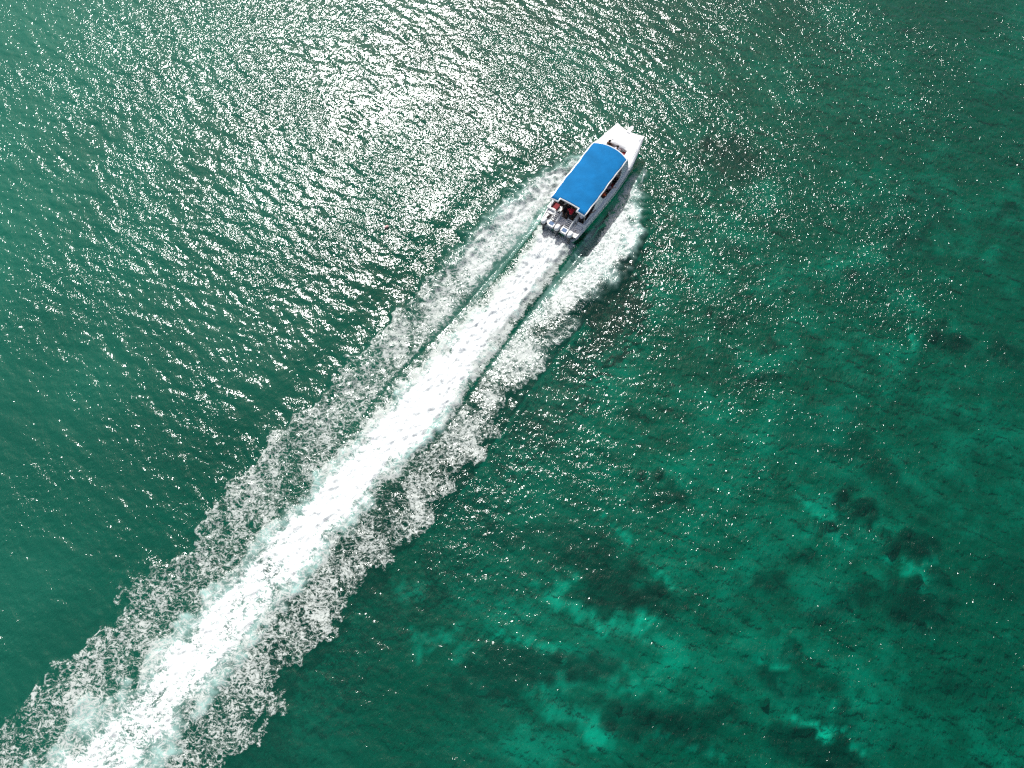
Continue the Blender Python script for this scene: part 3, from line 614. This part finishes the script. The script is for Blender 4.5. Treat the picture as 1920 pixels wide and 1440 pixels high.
    b = MB(); b.tube([hd+fw*.098-up*.052-rt*.022, hd+fw*.104-up*.052, hd+fw*.098-up*.052+rt*.022], [.004, .007, .004], 6); b.build('mouth', M_red, root)
    return root
SIT = dict(pelvis=(0, 0, .55), chest=(0, .04, .92), neck=(0, .05, 1.10), head=(0, .08, 1.25), sh_l=(-.18, .03, 1.02), sh_r=(.18, .03, 1.02),
           el_l=(-.25, .14, .78), el_r=(.25, .14, .78), wr_l=(-.16, .36, .66), wr_r=(.16, .36, .66), hip_l=(-.10, .06, .52), hip_r=(.10, .06, .52),
           kn_l=(-.14, .46, .52), kn_r=(.14, .46, .52), an_l=(-.14, .46, .10), an_r=(.14, .46, .10), toe_l=(-.15, .60, .05), toe_r=(.15, .60, .05))
STAND = dict(pelvis=(0, 0, .92), chest=(0, .03, 1.28), neck=(0, .05, 1.46), head=(0, .08, 1.60), sh_l=(-.19, .03, 1.39), sh_r=(.19, .03, 1.39),
           el_l=(-.26, .10, 1.12), el_r=(.26, .10, 1.12), wr_l=(-.22, .30, 1.00), wr_r=(.22, .30, 1.00), hip_l=(-.10, 0, .88), hip_r=(.10, 0, .88),
           kn_l=(-.12, .03, .48), kn_r=(.12, .03, .48), an_l=(-.12, -.02, .08), an_r=(.12, -.02, .08), toe_l=(-.14, .12, .04), toe_r=(.14, .12, .04))
BEND = dict(STAND); BEND.update(chest=(0, .26, 1.14), neck=(0, .42, 1.22), head=(0, .54, 1.22), sh_l=(-.19, .33, 1.19), sh_r=(.19, .33, 1.19),
           el_l=(-.30, .42, .93), el_r=(.32, .40, .95), wr_l=(-.16, .55, .80), wr_r=(.16, .55, .80), look=(0, .3, -1))
def variant(p, **k): q = dict(p); q.update(k); return q
cl = lambda n, c: mat(n, c, .8, var=.15, bump=.3)
S_red = cl('red_cloth', (.62, .01, .035)); S_blk = cl('black_cloth', (.015, .015, .018)); S_wht = cl('pale_cloth', (.62, .60, .70)); S_nvy = cl('navy_cloth', (.03, .05, .13))
S_org = cl('orange_cloth', (.75, .12, .04)); S_mau = cl('mauve_cloth', (.42, .30, .42)); S_brn = cl('brown_cloth', (.10, .05, .035)); S_den = cl('denim', (.06, .07, .11))
fz = .45
person((.30, 1.22, fz), R_(20), BEND, S_red, S_blk, 'person in bright red shirt bending forward at the stern entrance of the speedboat')
person((-.42, 1.72, fz), R_(200), variant(SIT, head=(0, .16, 1.22)), S_blk, S_blk, 'person dressed in black sitting beside the red shirted one under the canopy edge', 1)
person((-.22, 2.35, fz), R_(180), SIT, S_nvy, S_den, 'person in navy shirt sitting deepest inside the stern cockpit', 0)
person((1.18, 1.42, fz), R_(0), variant(STAND, chest=(0, .08, 1.27), head=(0, .15, 1.59)), S_wht, S_blk, 'person in pale lavender shirt standing in the starboard stern corner', 1)
person((1.34, 2.30, fz+.05), R_(-15), variant(SIT, wr_r=(.24, .36, .86), el_r=(.25, .16, .84)), S_brn, S_blk, 'person in brown shirt sitting at the rear starboard window opening', 1)
person((1.40, 4.25, fz+.12), R_(-25), variant(SIT, pelvis=(0, 0, .60)), S_org, S_den, 'person in orange shirt sitting at the long starboard window opening', 0)
person((1.40, 5.05, fz+.12), R_(-20), variant(SIT, el_r=(.32, .08, .98), wr_r=(.40, .30, .98)), S_mau, S_blk, 'person in mauve shirt with one arm over the starboard cabin side', 0)
person((.08, 8.62, .66), R_(0), variant(SIT, pelvis=(0, 0, .40), chest=(0, .04, .70), neck=(0, .05, .86), head=(0, .08, 1.0), sh_l=(-.18, .03, .78), sh_r=(.18, .03, .78), el_l=(-.25, .14, .6), el_r=(.25, .14, .6), wr_l=(-.16, .33, .55), wr_r=(.16, .33, .55), hip_l=(-.1, .05, .38), hip_r=(.1, .05, .38), kn_l=(-.14, .36, .48), kn_r=(.14, .36, .48), an_l=(-.14, .38, .1), an_r=(.14, .38, .1), toe_l=(-.14, .46, .05), toe_r=(.14, .46, .05)), S_wht, S_den, 'black haired person in white top sitting in the middle of the bow well', 0)
person((-.70, 8.66, .86), R_(0), variant(SIT, pelvis=(0, 0, .35), chest=(0, .04, .66), neck=(0, .05, .80), head=(0, .08, .92), sh_l=(-.16, .03, .72), sh_r=(.16, .03, .72), el_l=(-.2, .14, .5), el_r=(.2, .14, .5), wr_l=(-.12, .3, .45), wr_r=(.12, .3, .45), hip_l=(-.09, .05, .33), hip_r=(.09, .05, .33), kn_l=(-.1, .34, .36), kn_r=(.1, .34, .36), an_l=(-.1, .36, -.1), an_r=(.1, .36, -.1), toe_l=(-.1, .44, -.15), toe_r=(.1, .44, -.15)), S_brn, S_blk, 'dark haired person in brown top at the port end of the bow well', 1)

# ------------------------------------------------------------------ small float
M_pink = mat('faded_red_plastic', (.58, .34, .31), .55, var=.25, scale=8)
fl = empty('float', (-9.93, 36.7, .04), .5); tag(fl, 'small faded red float bobbing in the sun glitter left of the boat', 'float')
b = MB(); b.tube([(-.19, 0, .02), (-.15, 0, .03), (-.06, 0, .05), (.06, 0, .06), (.15, 0, .05), (.19, 0, .03)], [.02, .09, .13, .13, .10, .02], 10); b.build('float_body', M_pink, fl, smooth=True)
b = MB(); b.tube([(.18, 0, .04), (.25, .02, .04)], .02, 6); b.build('eyelet', M_white, fl)

# ------------------------------------------------------------------ flying spray beside the hull
def spray():
    rs = np.random.RandomState(5); v = []; f = []; n = 0
    tet = np.array([(1, 1, 1), (1, -1, -1), (-1, 1, -1), (-1, -1, 1)], float)*.6
    pts = []
    for k in range(6000):
        side_ = 1 if rs.rand() < .5 else -1
        s = rs.uniform(-9.2, 5) if rs.rand() < .8 else rs.uniform(.1, 7)
        lim = np.interp(s, [-9.2, -6.5, -3, 1, 5], [2.2, 4.2, 5.3, 6.0, 5.6]); inn = (2.4 if s < -2 else 3.0)+(.5 if side_ > 0 else 0)
        t = side_*(inn+(lim-inn)*rs.beta(1.6, 1.9)); z = .1+abs(rs.normal(0, .22))*np.interp(s, [-9.2, -5, 5], [1.3, 1.2, .5])
        pts.append((s, t, z))
    for k in range(2500):
        s = abs(rs.normal(0, 3))+.3; pts.append((s, rs.normal(0, .75), .3+abs(rs.normal(0, .12))))
    for (s, t, z) in pts:
        c = BO-F*s+Rt*t; r = rs.uniform(.008, .026)*(1+(rs.rand() < .06)); q = tet*r*rs.uniform(.6, 1.4, (1, 3))
        v += [(c[0]+a[0], c[1]+a[1], z+a[2]) for a in q]; f += [(n, n+1, n+2), (n, n+2, n+3), (n, n+3, n+1), (n+1, n+3, n+2)]; n += 4
    me = bpy.data.meshes.new('spray'); me.from_pydata(v, [], f)
    o = link('spray', me, mat('spray_droplets', (.85, .88, .87), .6, var=.03)); tag(o, 'fine white droplets flying up along both sides of the speedboat hull', 'spray', kind='stuff')
spray()
